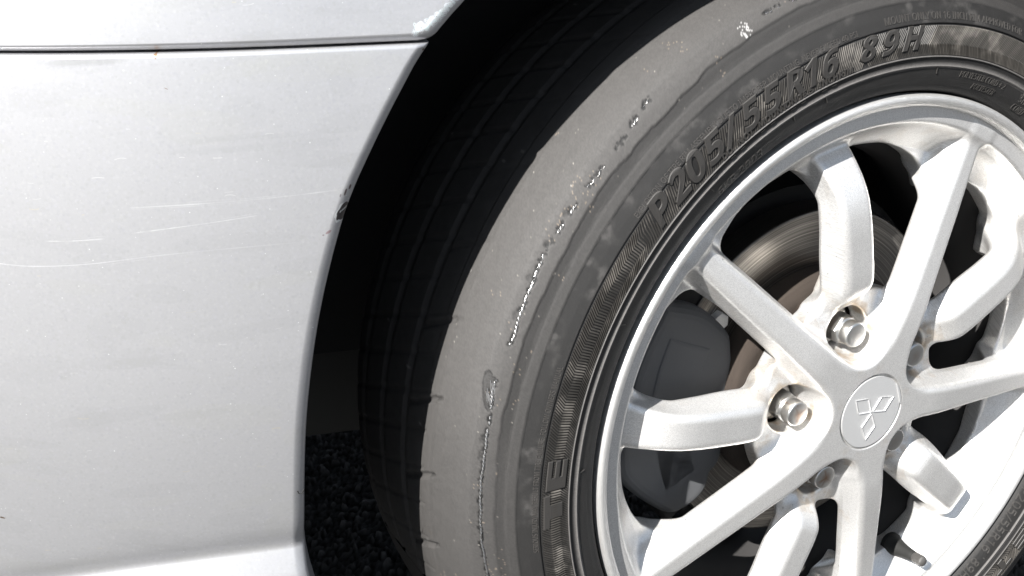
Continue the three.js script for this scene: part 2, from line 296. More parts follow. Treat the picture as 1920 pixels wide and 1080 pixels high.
const wheelAt = (r, a, z) => { // a in radians from the flat spoke of the sector
  const S = rad(72); let A = a - Math.round(a / S) * S, B = a - rad(36); B -= Math.round(B / S) * S; const Cc = A > 0 ? A - S : A + S;
  return wheelField(r, Math.cos(A), Math.sin(A), Math.cos(B), Math.sin(B), Math.cos(Cc), Math.sin(Cc), z);
};
function wheelSector() { // surface nets in (r, angle, z); the sector holds one flat and one dropped spoke
  const R0 = 22, dr = 1.15, nr = Math.round((212.5 - R0) / dr), na = 176, da = rad(72) / na, a0 = rad(-18), Z0 = -47.5, dz = 1.1, nz = Math.round(59 / dz);
  const NA = na + 3, NZ = nz + 1, val = new Float32Array((nr + 1) * NA * NZ), S = rad(72), at = (i, j, k) => (i * NA + j) * NZ + k;
  for (let j = 0; j < NA; j++) {
    const a = a0 + (j - 1) * da; let A = a - Math.round(a / S) * S, B = a - rad(36); B -= Math.round(B / S) * S; const Cc = A > 0 ? A - S : A + S;
    const ca = Math.cos(A), sa = Math.sin(A), cb = Math.cos(B), sb = Math.sin(B), cc = Math.cos(Cc), sc = Math.sin(Cc);
    for (let i = 0; i <= nr; i++) for (let k = 0; k <= nz; k++) val[at(i, j, k)] = wheelField(R0 + i * dr, ca, sa, cb, sb, cc, sc, Z0 + k * dz);
  }
  const vert = new Int32Array((nr + 1) * NA * NZ).fill(-1), P = [];
  const E = [[0, 1], [0, 2], [0, 4], [1, 3], [1, 5], [2, 3], [2, 6], [3, 7], [4, 5], [4, 6], [5, 7], [6, 7]];
  for (let i = 0; i < nr; i++) for (let j = 0; j < NA - 1; j++) for (let k = 0; k < nz; k++) {
    const c = []; let m = 0;
    for (let q = 0; q < 8; q++) { const v = val[at(i + (q & 1), j + (q >> 1 & 1), k + (q >> 2))]; c.push(v); if (v < 0) m |= 1 << q; }
    if (m === 0 || m === 255) continue;
    let sx = 0, sy = 0, sz = 0, n = 0;
    for (const [u, v] of E) if ((c[u] < 0) !== (c[v] < 0)) { const t = c[u] / (c[u] - c[v]); sx += lerp(u & 1, v & 1, t); sy += lerp(u >> 1 & 1, v >> 1 & 1, t); sz += lerp(u >> 2, v >> 2, t); n++; }
    vert[at(i, j, k)] = P.length; P.push([R0 + (i + sx / n) * dr, a0 + (j - 1 + sy / n) * da, Z0 + (k + sz / n) * dz]);
  }
  const N = P.map((p) => {
    const grad = () => { const [r, a, z] = p, h = 0.25, ha = h / r; return [(wheelAt(r + h, a, z) - wheelAt(r - h, a, z)) / (2 * h), (wheelAt(r, a + ha, z) - wheelAt(r, a - ha, z)) / (2 * h), (wheelAt(r, a, z + h) - wheelAt(r, a, z - h)) / (2 * h)]; };
    let g = grad(); const v = wheelAt(...p), q = g[0] ** 2 + g[1] ** 2 + g[2] ** 2 || 1, s = clamp(v / q, -0.6, 0.6);
    if (p[0] > R0 + 1.2 && p[0] < 211) { p[0] -= g[0] * s; p[1] -= g[1] * s / p[0]; p[2] -= g[2] * s; g = grad(); }
    const l = Math.hypot(...g) || 1; return g.map((t) => t / l);
  });
  const quads = [];
  for (let i = 0; i < nr; i++) for (let j = 1; j < NA - 2; j++) for (let k = 0; k < nz; k++) {
    const v0 = val[at(i, j, k)] < 0;
    const q = (a, b, c, d, flip) => { if (a >= 0 && b >= 0 && c >= 0 && d >= 0) quads.push(flip ? [a, d, c, b] : [a, b, c, d]); };
    if (j > 0 && k > 0 && v0 !== (val[at(i + 1, j, k)] < 0)) q(vert[at(i, j - 1, k - 1)], vert[at(i, j, k - 1)], vert[at(i, j, k)], vert[at(i, j - 1, k)], !v0);
    if (i > 0 && k > 0 && v0 !== (val[at(i, j + 1, k)] < 0)) q(vert[at(i - 1, j, k - 1)], vert[at(i - 1, j, k)], vert[at(i, j, k)], vert[at(i, j, k - 1)], !v0);
    if (i > 0 && j > 0 && v0 !== (val[at(i, j, k + 1)] < 0)) q(vert[at(i - 1, j - 1, k)], vert[at(i, j - 1, k)], vert[at(i, j, k)], vert[at(i - 1, j, k)], !v0);
  }
  return { P, N, quads };
}
function subMesh({ P, N, quads }, pick) {
  const map = new Map(), pos = [], nor = [], col = [], uv = [], idx = [];
  const get = (v) => {
    if (map.has(v)) return map.get(v);
    const [r, a, z] = P[v], n = N[v], c = Math.cos(a), s = Math.sin(a), k = pos.length / 3; map.set(v, k);
    pos.push(r * c * MM, r * s * MM, z * MM); nor.push(n[0] * c - n[1] * s, n[0] * s + n[1] * c, n[2]); uv.push(r * c * 0.01, r * s * 0.01 + z * 0.006);
    // brown brake dust that has baked on in blotches round the bores and in patches of the web
    const x = r * c, y = r * s, b = fbm(x * 0.11 + 40, y * 0.11, z * 0.11), dist = Math.hypot(r * Math.cos(a - rad(36)) - NUT_R, r * Math.sin(a - rad(36)));
    const near = sst(34, 12, dist) * 0.8 + (r < 100 && z < -4 ? 0.35 : 0) + (z < -9 ? 0.15 : 0), st = clamp(near * sst(0.44, 0.70, b) * 0.8), speck = vnoise(x * 1.1, y * 1.1, z * 1.1) > 0.965 && z < -3 ? 0.5 : 1;
    col.push(lerp(1, 0.72, st) * speck, lerp(1, 0.60, st) * speck, lerp(1, 0.47, st) * speck);
    return k;
  };
  for (const q of quads) {
    const [r, a, z] = [0, 1, 2].map((t) => (P[q[0]][t] + P[q[2]][t]) / 2); if (pick(r, a, z) === false) continue;
    const v = q.map(get); idx.push(v[0], v[1], v[2], v[0], v[2], v[3]);
  }
  const g = new THREE.BufferGeometry();
  g.setAttribute('position', new THREE.Float32BufferAttribute(pos, 3)); g.setAttribute('normal', new THREE.Float32BufferAttribute(nor, 3));
  g.setAttribute('color', new THREE.Float32BufferAttribute(col, 3)); g.setAttribute('uv', new THREE.Float32BufferAttribute(uv, 2)); g.setIndex(idx);
  return g;
}
{
  const net = wheelSector(), isRim = (r) => r > 196.5, isHub = (r) => r < 66;
  const flat = subMesh(net, (r, a) => !isRim(r) && !isHub(r) && a < rad(18));
  const drop = subMesh(net, (r, a) => !isRim(r) && !isHub(r) && a >= rad(18));
  const hub = subMesh(net, (r) => isHub(r)), rim = subMesh(net, (r) => isRim(r));
  const five = (g) => mergeGeometries([0, 1, 2, 3, 4].map((k) => g.clone().rotateZ(rad(PRIMARY + k * SECTOR))));
  part('hub', five(hub), M.alloy, wheel);
  const white = (g) => { g.setAttribute('color', new THREE.Float32BufferAttribute(new Float32Array(g.attributes.position.count * 3).fill(1), 3)); return g; };
  // flange: the rolled lip outside the step
  const lip = white(lathe([[209, -7], [211.2, -6.2], [211.8, -5.0], [212.4, -2.2], [213.2, -0.2], [214.6, 1.0], [216.6, 1.8], [218.4, 1.8], [219.7, 0.8], [220.4, -1.4], [220.3, -7], [219, -12], [214, -16], [208, -20]], 360));
  part('rim', mergeGeometries([five(rim).toNonIndexed(), lip.toNonIndexed()]), M.alloy, wheel, 'silver rim ring with a rolled outer lip');
  for (let k = 0; k < 5; k++) part('flat_spoke', flat, M.alloy, wheel).rotation.z = rad(PRIMARY + k * SECTOR);
  for (let k = 0; k < 5; k++) part('dropped_spoke', drop, M.alloy, wheel).rotation.z = rad(PRIMARY + k * SECTOR);
  part('rim_barrel', lathe([[188, -44], [184.5, -47], [183, -60], [172, -72], [170, -100], [178, -130], [190, -150], [196, -172], [206, -176], [208, -178]], 240), M.barrelDustShade, wheel, 'inner barrel of the rim, dark with brake dust and painted shade');
}
{ // centre cap with three diamonds sunk into its face
  const disc = new THREE.Shape(); disc.absarc(0, 0, 27.5, 0, 7, false);
  const K = [[[0, 0], [-4.9, 12.6], [-17.9, 14.0], [-11.8, 0.9]], [[0, 0], [8.7, 11.0], [21.3, 9.0], [13.3, -1.6]], [[0, 0], [6.1, -11.7], [-2.3, -22.9], [-6.7, -10.9]]];
  // regular rhombs that stand in the measured directions
  const dirs = [142, 22, 262];
  for (const dg of dirs) {
    const t = rad(dg), L = 21.4, w = 6.2, u = [Math.cos(t), Math.sin(t)], v = [-u[1], u[0]], g0 = 1.3, h = new THREE.Path();
    const q = [[g0, 0], [L / 2 + 0.2, w - 0.3], [L - 0.8, 0], [L / 2 + 0.2, -w + 0.3]].map(([a, b]) => new THREE.Vector2(u[0] * a + v[0] * b, u[1] * a + v[1] * b));
    h.setFromPoints([...q, q[0]]); disc.holes.push(h);
  }
  const face = new THREE.ExtrudeGeometry(disc, { depth: 0.8, bevelEnabled: true, bevelThickness: 0.55, bevelSize: 0.55, bevelOffset: -0.55, bevelSegments: 2, curveSegments: 64 });
  face.translate(0, 0, 7.4).scale(MM, MM, MM);
  part('center_cap', mergeGeometries([face, new THREE.CylinderGeometry(0.0268, 0.0268, 0.002, 64).rotateX(Math.PI / 2).translate(0, 0, 0.0070).toNonIndexed()]), M.cap, wheel, 'round silver centre cap with three sunk diamonds');
}
{ // lug nuts: washer face, hexagon, groove and a closed cap with a rolled edge
  const hex = new THREE.Shape(); for (let k = 0; k < 6; k++) { const a = rad(60 * k + 12); hex[k ? 'lineTo' : 'moveTo'](10.6 * Math.cos(a), 10.6 * Math.sin(a)); } hex.closePath();
  const hexG = new THREE.ExtrudeGeometry(hex, { depth: 11, bevelEnabled: true, bevelThickness: 1.3, bevelSize: 1.2, bevelOffset: -1.2, bevelSegments: 2 }).translate(0, 0, -26);
  const capG = new THREE.LatheGeometry([[9.4, -14.6], [9.6, -13.6], [9.2, -12.9], [8.3, -12.5], [8.3, -12.0], [8.9, -11.6], [9.1, -11], [9.1, -5.2], [8.9, -4.4], [8.4, -3.8], [7.7, -3.5], [5, -3.3], [0.001, -3.2]].map(([x, y]) => new THREE.Vector2(x, y)), 48).rotateX(Math.PI / 2);
  const seat = new THREE.LatheGeometry([[8, -26], [13, -27.5], [14.8, -29], [16, -38]].map(([x, y]) => new THREE.Vector2(x, y)), 40).rotateX(Math.PI / 2);
  const base = mergeGeometries([hexG, capG.toNonIndexed(), seat.toNonIndexed()]).scale(MM, MM, MM);
  for (let k = 0; k < 5; k++) {
    const g = base.clone(), p = g.attributes.position, col = new Float32Array(p.count * 3), amount = [0.8, 0.9, 0.12, 0.2, 0.08][k];
    for (let i = 0; i < p.count; i++) { // rust blotches, most of all in the dimple of the cap
      const x = p.getX(i) * 1000, y = p.getY(i) * 1000, z = p.getZ(i) * 1000, r = Math.hypot(x, y), b = fbm(x * 0.4 + k * 9, y * 0.4, z * 0.4);
      const st = clamp(amount * ((z > -5 ? 1.0 * sst(3.4, 1.2, r + 2 * (b - 0.5)) : 0) + sst(0.6, 0.74, b) * 0.7));
      col[3 * i] = lerp(1, 0.62, st); col[3 * i + 1] = lerp(1, 0.36, st); col[3 * i + 2] = lerp(1, 0.22, st);
    }
    g.setAttribute('color', new THREE.BufferAttribute(col, 3));
    const a = rad(PRIMARY + 36 + k * SECTOR), m = part('lug_nut', g, M.nut, wheel); m.position.set(NUT_R * MM * Math.cos(a), NUT_R * MM * Math.sin(a), 0); m.rotation.z = k * 0.7;
  }
}
{ // valve
  const a = rad(-61.2), base = new THREE.Vector3(0.1850 * Math.cos(a), 0.1850 * Math.sin(a), -0.031), tip = new THREE.Vector3(0.1785 * Math.cos(a), 0.1785 * Math.sin(a), 0.001);
  const q = new THREE.Quaternion().setFromUnitVectors(new THREE.Vector3(0, 1, 0), tip.clone().sub(base).normalize());
  const V = (pts, n) => new THREE.LatheGeometry(pts.map(([x, y]) => new THREE.Vector2(x * MM, y * MM)), n);
  const stem = part('valve_stem', V([[0.1, -4], [10, -4], [9.6, 0], [8, 2.2], [6.8, 6], [5.4, 13], [4.6, 20], [4.2, 24], [3.2, 24.6], [0.1, 24.6]], 32), M.stemRubber, wheel, 'black rubber valve stem'); stem.position.copy(base); stem.quaternion.copy(q);
  const knurl = []; const vc = V([[0.1, 24], [3.6, 24.2], [4.1, 25], [4.1, 32.6], [3.6, 33.6], [2.4, 34.6], [0.1, 34.8]], 72), p = vc.attributes.position;
  for (let i = 0; i < p.count; i++) { const x = p.getX(i), y = p.getY(i), z = p.getZ(i), r = Math.hypot(x, z); if (r > 0.0035) { const s = 1 + 0.05 * Math.sign(Math.sin(24 * Math.atan2(z, x) + 0.1)); p.setX(i, x * s); p.setZ(i, z * s); } }
  vc.computeVertexNormals(); const cap = part('valve_cap', vc, M.valveCap, wheel, 'grey knurled valve cap'); cap.position.copy(base); cap.quaternion.copy(q);
}

// ---------------------------------------------------------------- tyre
const PROFILE = [[214, -24], [219.5, -12], [221.3, -8], [221.6, -5], [223, -1.6], [226, 1.6], [231, 4.2], [237.4, 5.8], [238.7, 6.05], [238.9, 6.9], [239.7, 7.0], [239.9, 6.2], [244.8, 7.2], [245.0, 8.0], [245.8, 8.1], [246.0, 7.2], [248, 7.3], [256, 8.0], [263.4, 7.9], [264.9, 7.8], [265.3, 7.0], [266.0, 8.2], [272, 6.0], [278.6, 3.0], [279.6, 3.0], [284, 0.6], [285, -0.3], [291, -2.7], [297, -6.6], [303, -11.8], [308, -20], [312, -29], [314.6, -36.5], [315.6, -41.5], [316.1, -50], [316.5, -75], [316.6, -110], [316, -145], [313, -168], [305, -184], [290, -196], [265, -204], [240, -200], [221, -184]];
const profileZ = (r) => interp(r, PROFILE.slice(2, 34));
const CORD = [[106.0, 106.5], [107.5, 108.2], [109.4, 110.2], [111, 111.8], [128.6, 129.7], [131, 132.1], [133.5, 135], [137.3, 140.2], [142.4, 143.5], [144.9, 146], [147, 150.3], [150.6, 159.2], [163.4, 166.8], [167.6, 168.0], [168.3, 168.6], [169.2, 171.6], [171.8, 190]];
const cordR = (a) => interp(a, [[105, 297.5], [112, 299], [116, 300], [129, 300.8], [134, 297.2], [141, 297.4], [149, 298.8], [158, 296.8], [165, 299.0], [168, 297], [180, 297.6], [190, 296.6]]) + 0.15 * Math.sin(a * 2.3) + 0.2 * Math.sin(a * 0.9);
{
  const fine = []; // resample the profile: 0.75 mm where it is seen close up
  for (let k = 1; k < PROFILE.length; k++) {
    const [r0, z0] = PROFILE[k - 1], [r1, z1] = PROFILE[k], l = Math.hypot(r1 - r0, z1 - z0), step = r0 >= 264 && k < 35 ? 0.8 : k < 35 ? 2.2 : k < 39 ? 2.0 : 8, n = Math.max(1, Math.round(l / step));
    for (let i = 0; i < n; i++) fine.push([lerp(r0, r1, i / n), lerp(z0, z1, i / n), k]);
  }
  fine.push([...PROFILE[PROFILE.length - 1], 99]);
  // soften the corners of the outer, worn part
  const sm = fine.map((p) => [...p]);
  for (let it = 0; it < 6; it++) { const c = sm.map((p) => [...p]); for (let i = 1; i < sm.length - 1; i++) if ((c[i][0] > 284 && c[i][2] < 33) || c[i][2] > 33) for (const t of [0, 1]) sm[i][t] = (c[i - 1][t] + 2 * c[i][t] + c[i + 1][t]) / 4; }
  const th = []; for (let a = -180; a < 57; a += 0.6) th.push(a); for (let a = 57; a < 190; a += 0.15) th.push(a); for (let a = 190; a <= 360 - 180 + 20; a += 0.6) th.push(a);
  const T = []; for (let a = -164; a < 57; a += 0.6) T.push(a); for (let a = 57; a <= 196.01; a += 0.15) T.push(a);
  const rag = (a) => 291.2 + 2.2 * (fbm(a * 0.55, 3.1, 0, 3) - 0.5) + 2.4 * (fbm(a * 0.16, 9.3, 0, 2) - 0.5) + (a > 168 ? -1.5 * sst(168, 180, a) : 0) + 1.6 * sst(132, 120, a);
  const P = [], Cc = [], nv = sm.length;
  const nrm = sm.map((p, i) => { const a = sm[Math.max(0, i - 1)], b = sm[Math.min(nv - 1, i + 1)], dr = b[0] - a[0], dz = b[1] - a[1], l = Math.hypot(dr, dz) || 1; return [-dz / l, dr / l]; });
  const pits = []; for (const [a, b] of CORD) { for (let t = a - 0.15; t <= b + 0.15; t += 0.22) if (rnd() < 0.85) pits.push([t, cordR(t) + (rnd() - 0.5) * 2.0, 0.16 + rnd() * 0.14, 0.5 + rnd() * 0.8]); }
  for (const [a, r, w, h] of [[143.7, 299.2, 0.55, 1.6], [147.6, 300, 0.5, 1.3], [151.6, 300, 0.5, 1.4], [155.8, 299, 0.8, 1.2], [170.6, 299, 0.5, 1.2], [172.6, 299, 0.7, 1.0]]) pits.push([a, r, w, h]);
  for (let i = 0; i < T.length; i++) {
    const a = T[i], ca = Math.cos(rad(a)), sa = Math.sin(rad(a)), R = rag(a), seen = a > 57;
    const here = pits.filter((p) => Math.abs(a - p[0]) < p[2]);
    for (let j = 0; j < nv; j++) {
      const [r, z, k] = sm[j]; let h = 0, g = 1, c = 0.05, wr = 1, wg = 0.96, wb = 0.93;
      const n1 = seen ? hash(i, j, 7) : 0.5, arc = a * 5.1;
      if (k < 35 && r > 226) {
        if (r > 266 && r < 279.4) { // sidewall under the tread: pale dust in cloudy patches
          const d = fbm(arc * 0.16, r * 0.22, 2, 5), e = fbm(arc * 0.05, r * 0.1, 8, 3);
          c = 0.021 + 0.060 * Math.pow(sst(0.42, 0.8, d), 1.3) * sst(0.34, 0.62, e); h += 0.15 * (d - 0.5);
        } else if (r >= 279.4 && r < 284.6) { c = 0.056 + 0.016 * (fbm(arc * 0.2, r, 4) - 0.5); h += 0.1 * (fbm(arc * 0.5, r * 0.6, 1) - 0.5); }
        else if (r >= 284.6 && z > -52) {
          const out = sst(R - 0.45, R + 0.45, r), str = fbm(arc * 0.05, r * 1.6, 6, 3);
          c = lerp(0.050 + 0.03 * sst(0.5, 0.75, str) * sst(290, 284, r), 0.105, out) * 0.76; h += 0.75 * out * (a > 166 ? lerp(1, 0.45, sst(166, 174, a)) : 1);
          if (a > 166) c = lerp(c, 0.062, 0.55 * sst(166, 176, a));
          if (out > 0.5) { c *= 0.93 + 0.14 * fbm(arc * 0.35, r * 0.35, 5, 4); h += 0.10 * (fbm(arc * 0.8, r * 0.8, 9, 2) - 0.5); }
          for (const q of here) { const u = (a - q[0]) / q[2], v = (r - q[1]) / q[3], e = u * u + v * v; if (e < 1) { const s = sst(1, 0.6, e); h -= 0.22 * s; c *= lerp(1, q[2] > 0.35 ? 0.6 : 0.2, s); } }
          // the long blister where the rubber has peeled off the cords
          const bu = (a - 164.9) / 2.35, bv = (r - (300.2 - (a - 164.9) * 0.9)) / 2.7, be = bu * bu + bv * bv; if (be < 1) { h -= 0.4 * sst(1, 0.82, be); c *= lerp(0.5, 0.26, sst(0.78, 0.95, be)); }
          if (seen) { // grit caught in the scuffed rubber
            if (hash(i, j, 21) > 0.9984) { const v = hash(i, j, 3); c = 0.13 + 0.22 * v * v; wg = 0.95; wb = 0.86; }
            const q = fbm(arc * 0.09, r * 0.12, 14, 2); if (q > 0.70 && hash(i, j, 31) > 0.95) { c = 0.22; wg = 0.84; wb = 0.68; }
            if (Math.hypot((a - 115.1) * 5.2, r - 297) < 4 && hash(i, j, 41) > 0.72) { c = 0.55; wg = 1; wb = 1; }
          }
        } else if (r > 246 && r < 265) { const d = fbm(arc * 0.09, r * 0.15, 12, 4); c = 0.016 + 0.02 * sst(0.56, 0.8, d); }
        else c = (Math.abs(r - 239.3) < 0.62 || Math.abs(r - 245.4) < 0.55) ? 0.2 : 0.016 + 0.009 * fbm(arc * 0.2, r * 0.3, 17);
        c *= 0.86 + 0.28 * n1;
      } else c = k < 3 ? 0.015 : 0.04;
      if (z < -39 && z > -172 && r > 300 && seen) { // tread: worn blocks, cross sipes, three grooves; dark colour partly painted arch shadow
        const unshadedScuff = sst(-58, -50, z + 22 * (fbm(arc * 0.12, 4.4, 1, 4) - 0.5) + 5 * (fbm(arc * 0.6, z * 0.5, 6, 2) - 0.5)); c = lerp(0.046 + 0.034 * fbm(arc * 0.3, z * 0.3, 2), 0.080 * (0.9 + 0.2 * fbm(arc * 0.35, z * 0.35, 5, 3)), unshadedScuff); const low = sst(146, 168, a);
        const gz = Math.min(Math.abs(z + 77), Math.abs(z + 112), Math.abs(z + 146)); h -= 1.6 * sst(3.6, 2.6, gz);
        const ph = (((a + 0.46 * (z + 40) / 5.1) % 9.1) + 9.1) % 9.1, ph2 = (((a + 0.35 * (z + 40) / 5.1 + 3) % 4.55) + 4.55) % 4.55;
        if (z > -74) h -= (0.15 + 1.6 * low) * sst(0.42, 0.26, Math.abs(ph - 4.5)) + (z < -46 ? 0.5 * low * sst(0.24, 0.14, Math.abs(ph2 - 2.2)) : 0);
        else h -= 0.7 * sst(0.5, 0.3, Math.abs(ph2 - 2.2));
        if (hash(i >> 1, j >> 1, 77) > 0.9985) c = 0.2;
      } else if (z <= -33 && z > -39.1 && r > 300 && a > 150) { const ph = (((a + 0.46 * (z + 40) / 5.1) % 9.1) + 9.1) % 9.1, dp = sst(150, 176, a); const nk = sst(0.26, 0.14, Math.abs(ph - 4.5)) * sst(-33.5, -36.5, z) * dp; h -= 1.6 * nk; c *= 1 - 0.6 * nk; }  // unscuffed rubber in the notch, darkened further to paint the shade inside
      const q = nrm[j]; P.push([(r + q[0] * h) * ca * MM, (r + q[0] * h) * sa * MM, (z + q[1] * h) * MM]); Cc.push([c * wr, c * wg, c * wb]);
    }
  }
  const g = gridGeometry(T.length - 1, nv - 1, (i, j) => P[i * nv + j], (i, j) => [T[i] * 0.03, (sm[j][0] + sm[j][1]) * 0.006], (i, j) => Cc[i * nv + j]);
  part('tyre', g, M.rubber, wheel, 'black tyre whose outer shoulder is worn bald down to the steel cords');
  // the twisted steel cord that has come through
  const wires = [], strands = [];
  for (const [a0, a1] of CORD) { for (const ph of [0, Math.PI]) {
    let t = a0; while (t < a1) { // each wire shows in short lengths
      const len = a1 - a0 > 3 ? 0.5 + rnd() * 2.4 : a1 - a0, e = Math.min(a1, t + len), pts = [], n = Math.max(3, Math.round((e - t) * 10));
      for (let i = 0; i <= n; i++) { const a = lerp(t, e, i / n), tw = a * 6.1 + ph, r = cordR(a) + 0.34 * Math.cos(tw), z = profileZ(r) + 0.42 + 0.34 * Math.sin(tw); pts.push(new THREE.Vector3(r * Math.cos(rad(a)) * MM, r * Math.sin(rad(a)) * MM, z * MM)); }
      if (e - t > 0.12 && (t > 147 || rnd() < 0.55)) wires.push(new THREE.TubeGeometry(new THREE.CatmullRomCurve3(pts), n * 2, t < 147 ? 0.0003 : 0.00038, 6));
      t = e + 0.02 + rnd() * (t < 160 ? 0.5 : 0.15);
    }
  }
  if (a0 !== 163.4 && wires.length) part('steel_cord', mergeGeometries(wires.splice(0)), M.steel, wheel); }
  for (let k = 0; k < 14; k++) { // loose strands in the blister
    const a0 = 163.6 + rnd() * 1.8, r0 = 298.6 + rnd() * 3, pts = []; for (let i = 0; i <= 5; i++) { const a = a0 + i * 0.22, r = r0 - i * 0.28 + (rnd() - 0.5) * 0.25; pts.push(new THREE.Vector3(r * Math.cos(rad(a)) * MM, r * Math.sin(rad(a)) * MM, (profileZ(r) + 0.55) * MM)); }
    wires.push(new THREE.TubeGeometry(new THREE.CatmullRomCurve3(pts), 12, 0.00045, 6));
  }
  part('steel_cord', mergeGeometries(wires), M.steel, wheel, 'frayed bundle of bright steel cords in a peeled blister');
}
// ---- raised lettering and the herringbone band of the sidewall
const bold = await new FontLoader().loadAsync('fonts/droid/droid_sans_bold.typeface.json');
const regular = await new FontLoader().loadAsync('fonts/droid/droid_sans_regular.typeface.json');
function bend(g, a0, r0, lift) { // x runs clockwise along the sidewall, y outwards, z off the rubber
  const p = g.attributes.position;
  for (let i = 0; i < p.count; i++) { const r = r0 + p.getY(i), a = rad(a0) - p.getX(i) / (r0 + 5), z = profileZ(r) + lift + p.getZ(i); p.setXYZ(i, r * Math.cos(a) * MM, r * Math.sin(a) * MM, z * MM); }
  g.computeVertexNormals(); return g;
}
function split(shapes, slant, wide) { return shapes.map((s) => { const f = (v) => new THREE.Vector2(v.x * wide + v.y * slant, v.y), e = s.extractPoints(5), n = new THREE.Shape(e.shape.map(f)); n.holes = e.holes.map((h) => new THREE.Path(h.map(f))); return n; }); }
const letterAreas = []; // where the ribs have to stop
const inPoly = (x, y, P) => { let c = false; for (let i = 0, j = P.length - 1; i < P.length; j = i++) if ((P[i].y > y) !== (P[j].y > y) && x < (P[j].x - P[i].x) * (y - P[i].y) / (P[j].y - P[i].y) + P[i].x) c = !c; return c; };
function bigLetter(ch, ang, r0, size, slant = 0.24, wide = 1.02) {
  let shapes = split(bold.generateShapes(ch, size), slant, wide), x0 = 1e9, x1 = -1e9;
  for (const s of shapes) for (const p of s.getPoints()) { x0 = Math.min(x0, p.x); x1 = Math.max(x1, p.x); }
  const cx = (x0 + x1) / 2;
  const g = new THREE.ExtrudeGeometry(shapes, { depth: 0.75, bevelEnabled: true, bevelThickness: 0.35, bevelSize: 0.35, bevelOffset: -0.1, bevelSegments: 2, curveSegments: 5 }).translate(-cx, 0, 0);
  letterAreas.push({ ang, r0, half: (x1 - x0) / 2 + 1, polys: shapes.map((s) => s.getPoints(5).map((p) => new THREE.Vector2(p.x - cx, p.y))) });
  part('raised_letter', bend(g, ang, r0, -0.3), M.moulded, wheel);
}
const LINE = [...'P205/55R16'], ANG = [137.0, 133.3, 130.0, 126.6, 123.6, 120.0, 116.3, 112.4, 109.3, 106.2];
LINE.forEach((ch, i) => bigLetter(ch, ANG[i], interp(i, [[0, 249.4], [9, 250.2]]), interp(i, [[0, 18.8], [9, 16.6]])));
[['8', 99.5], ['9', 95.6], ['H', 91.4]].forEach(([ch, a]) => bigLetter(ch, a, 250.6, 14.6, 0.24, 1.15));
function blockLetter(paths, ang, r0) { // wide moulded capitals drawn as rectangles [x0, y0, x1, y1]
  const gs = paths.map(([x0, y0, x1, y1]) => { const s = new THREE.Shape([[x0, y0], [x1, y0], [x1, y1], [x0, y1]].map(([x, y]) => new THREE.Vector2(x, y))); return new THREE.ExtrudeGeometry(s, { depth: 0.7, bevelEnabled: true, bevelThickness: 0.4, bevelSize: 0.5, bevelOffset: -0.3, bevelSegments: 2, steps: 1 }); });
  letterAreas.push({ ang, r0, half: 13, polys: paths.map(([x0, y0, x1, y1]) => [[x0, y0], [x1, y0], [x1, y1], [x0, y1]].map(([x, y]) => new THREE.Vector2(x, y))) });
  part('raised_letter', bend(mergeGeometries(gs), ang, r0, -0.3), M.moulded, wheel);
}
blockLetter([[-10, 0, -2, 13.5], [-2, 10.6, 9, 13.5], [-2, 5.2, 9, 8.2], [-2, 0, 9, 3.0]], 174.9, 248.6);
blockLetter([[-10, 10.5, 12, 14.5], [-4, 1.5, 5.5, 10.5]], -179.4, 248.6);
blockLetter([[-8, 0, -4, 12], [-4, 9.4, 8, 12], [-4, 4.6, 8, 7.2], [-4, 0, 8, 2.6]], -40.6, 250);
blockLetter([[-9, 9.4, 9, 12], [-2.6, 0, 2.6, 9.4]], -46.6, 250);
function smallText(str, a0, r0, size, lift = 0, font = bold, wide = 1.1) {
  const s = split(font.generateShapes(str, size), 0, wide);
  return bend(new THREE.ExtrudeGeometry(s, { depth: 0.5 + lift, bevelEnabled: false, curveSegments: 2 }), a0, r0, -0.1);
}
const sm = [];
for (const [w, a] of [['DO', 126.4], ['NOT', 123.4], ['MOUNT', 119.6], ['ON', 114.7], ['16.5', 112.3], ['INCH', 108.6], ['RIM.', 105.0]]) sm.push(smallText(w, a, 246.4, 4.4, 0.45, bold, 1.0));
sm.push(smallText('MOUNT ONLY ON 16 INCH RIM APPROVED FOR', 96.6, 268.4, 4.2, 0, regular, 1.03));
sm.push(smallText('EXPLOSION OF TIRE RIM ASSEMBLY DUE TO IMPROPER MOUNTING. NEVER EXCEED 40 PSI', 139.8, 267.2, 3.2, 0, regular, 1.02));
sm.push(smallText('SERIOUS INJURY MAY RESULT FROM TIRE FAILURE. FOLLOW OWNERS MANUAL', 186, 267.2, 3.0, 0, regular, 0.84));
sm.push(smallText('6KR 2003', 129.2, 226.6, 6.0, -0.1, regular, 1.1));
sm.push(smallText('POLYESTER CORD + 2', 79.6, 233.2, 4.0, 0, regular, 0.9)); sm.push(smallText('POLYESTER', 75.5, 227.4, 3.8, 0, regular, 0.9));
sm.push(smallText('STEEL', 63.4, 231.6, 4.4, 0, regular, 0.9)); sm.push(smallText('CORD', 63.7, 225.6, 4.4, 0, regular, 0.9));
sm.push(smallText('P205/55R16', -31.6, 226.0, 7.4, 0.2, regular, 1.15)); sm.push(smallText('|', -47.6, 225.6, 8, 0.1, regular, 1)); sm.push(smallText('89H', -49.4, 226.0, 7.4, 0.2, regular, 1.15));
for (const g of sm) part('small_lettering', g, M.moulded, wheel);
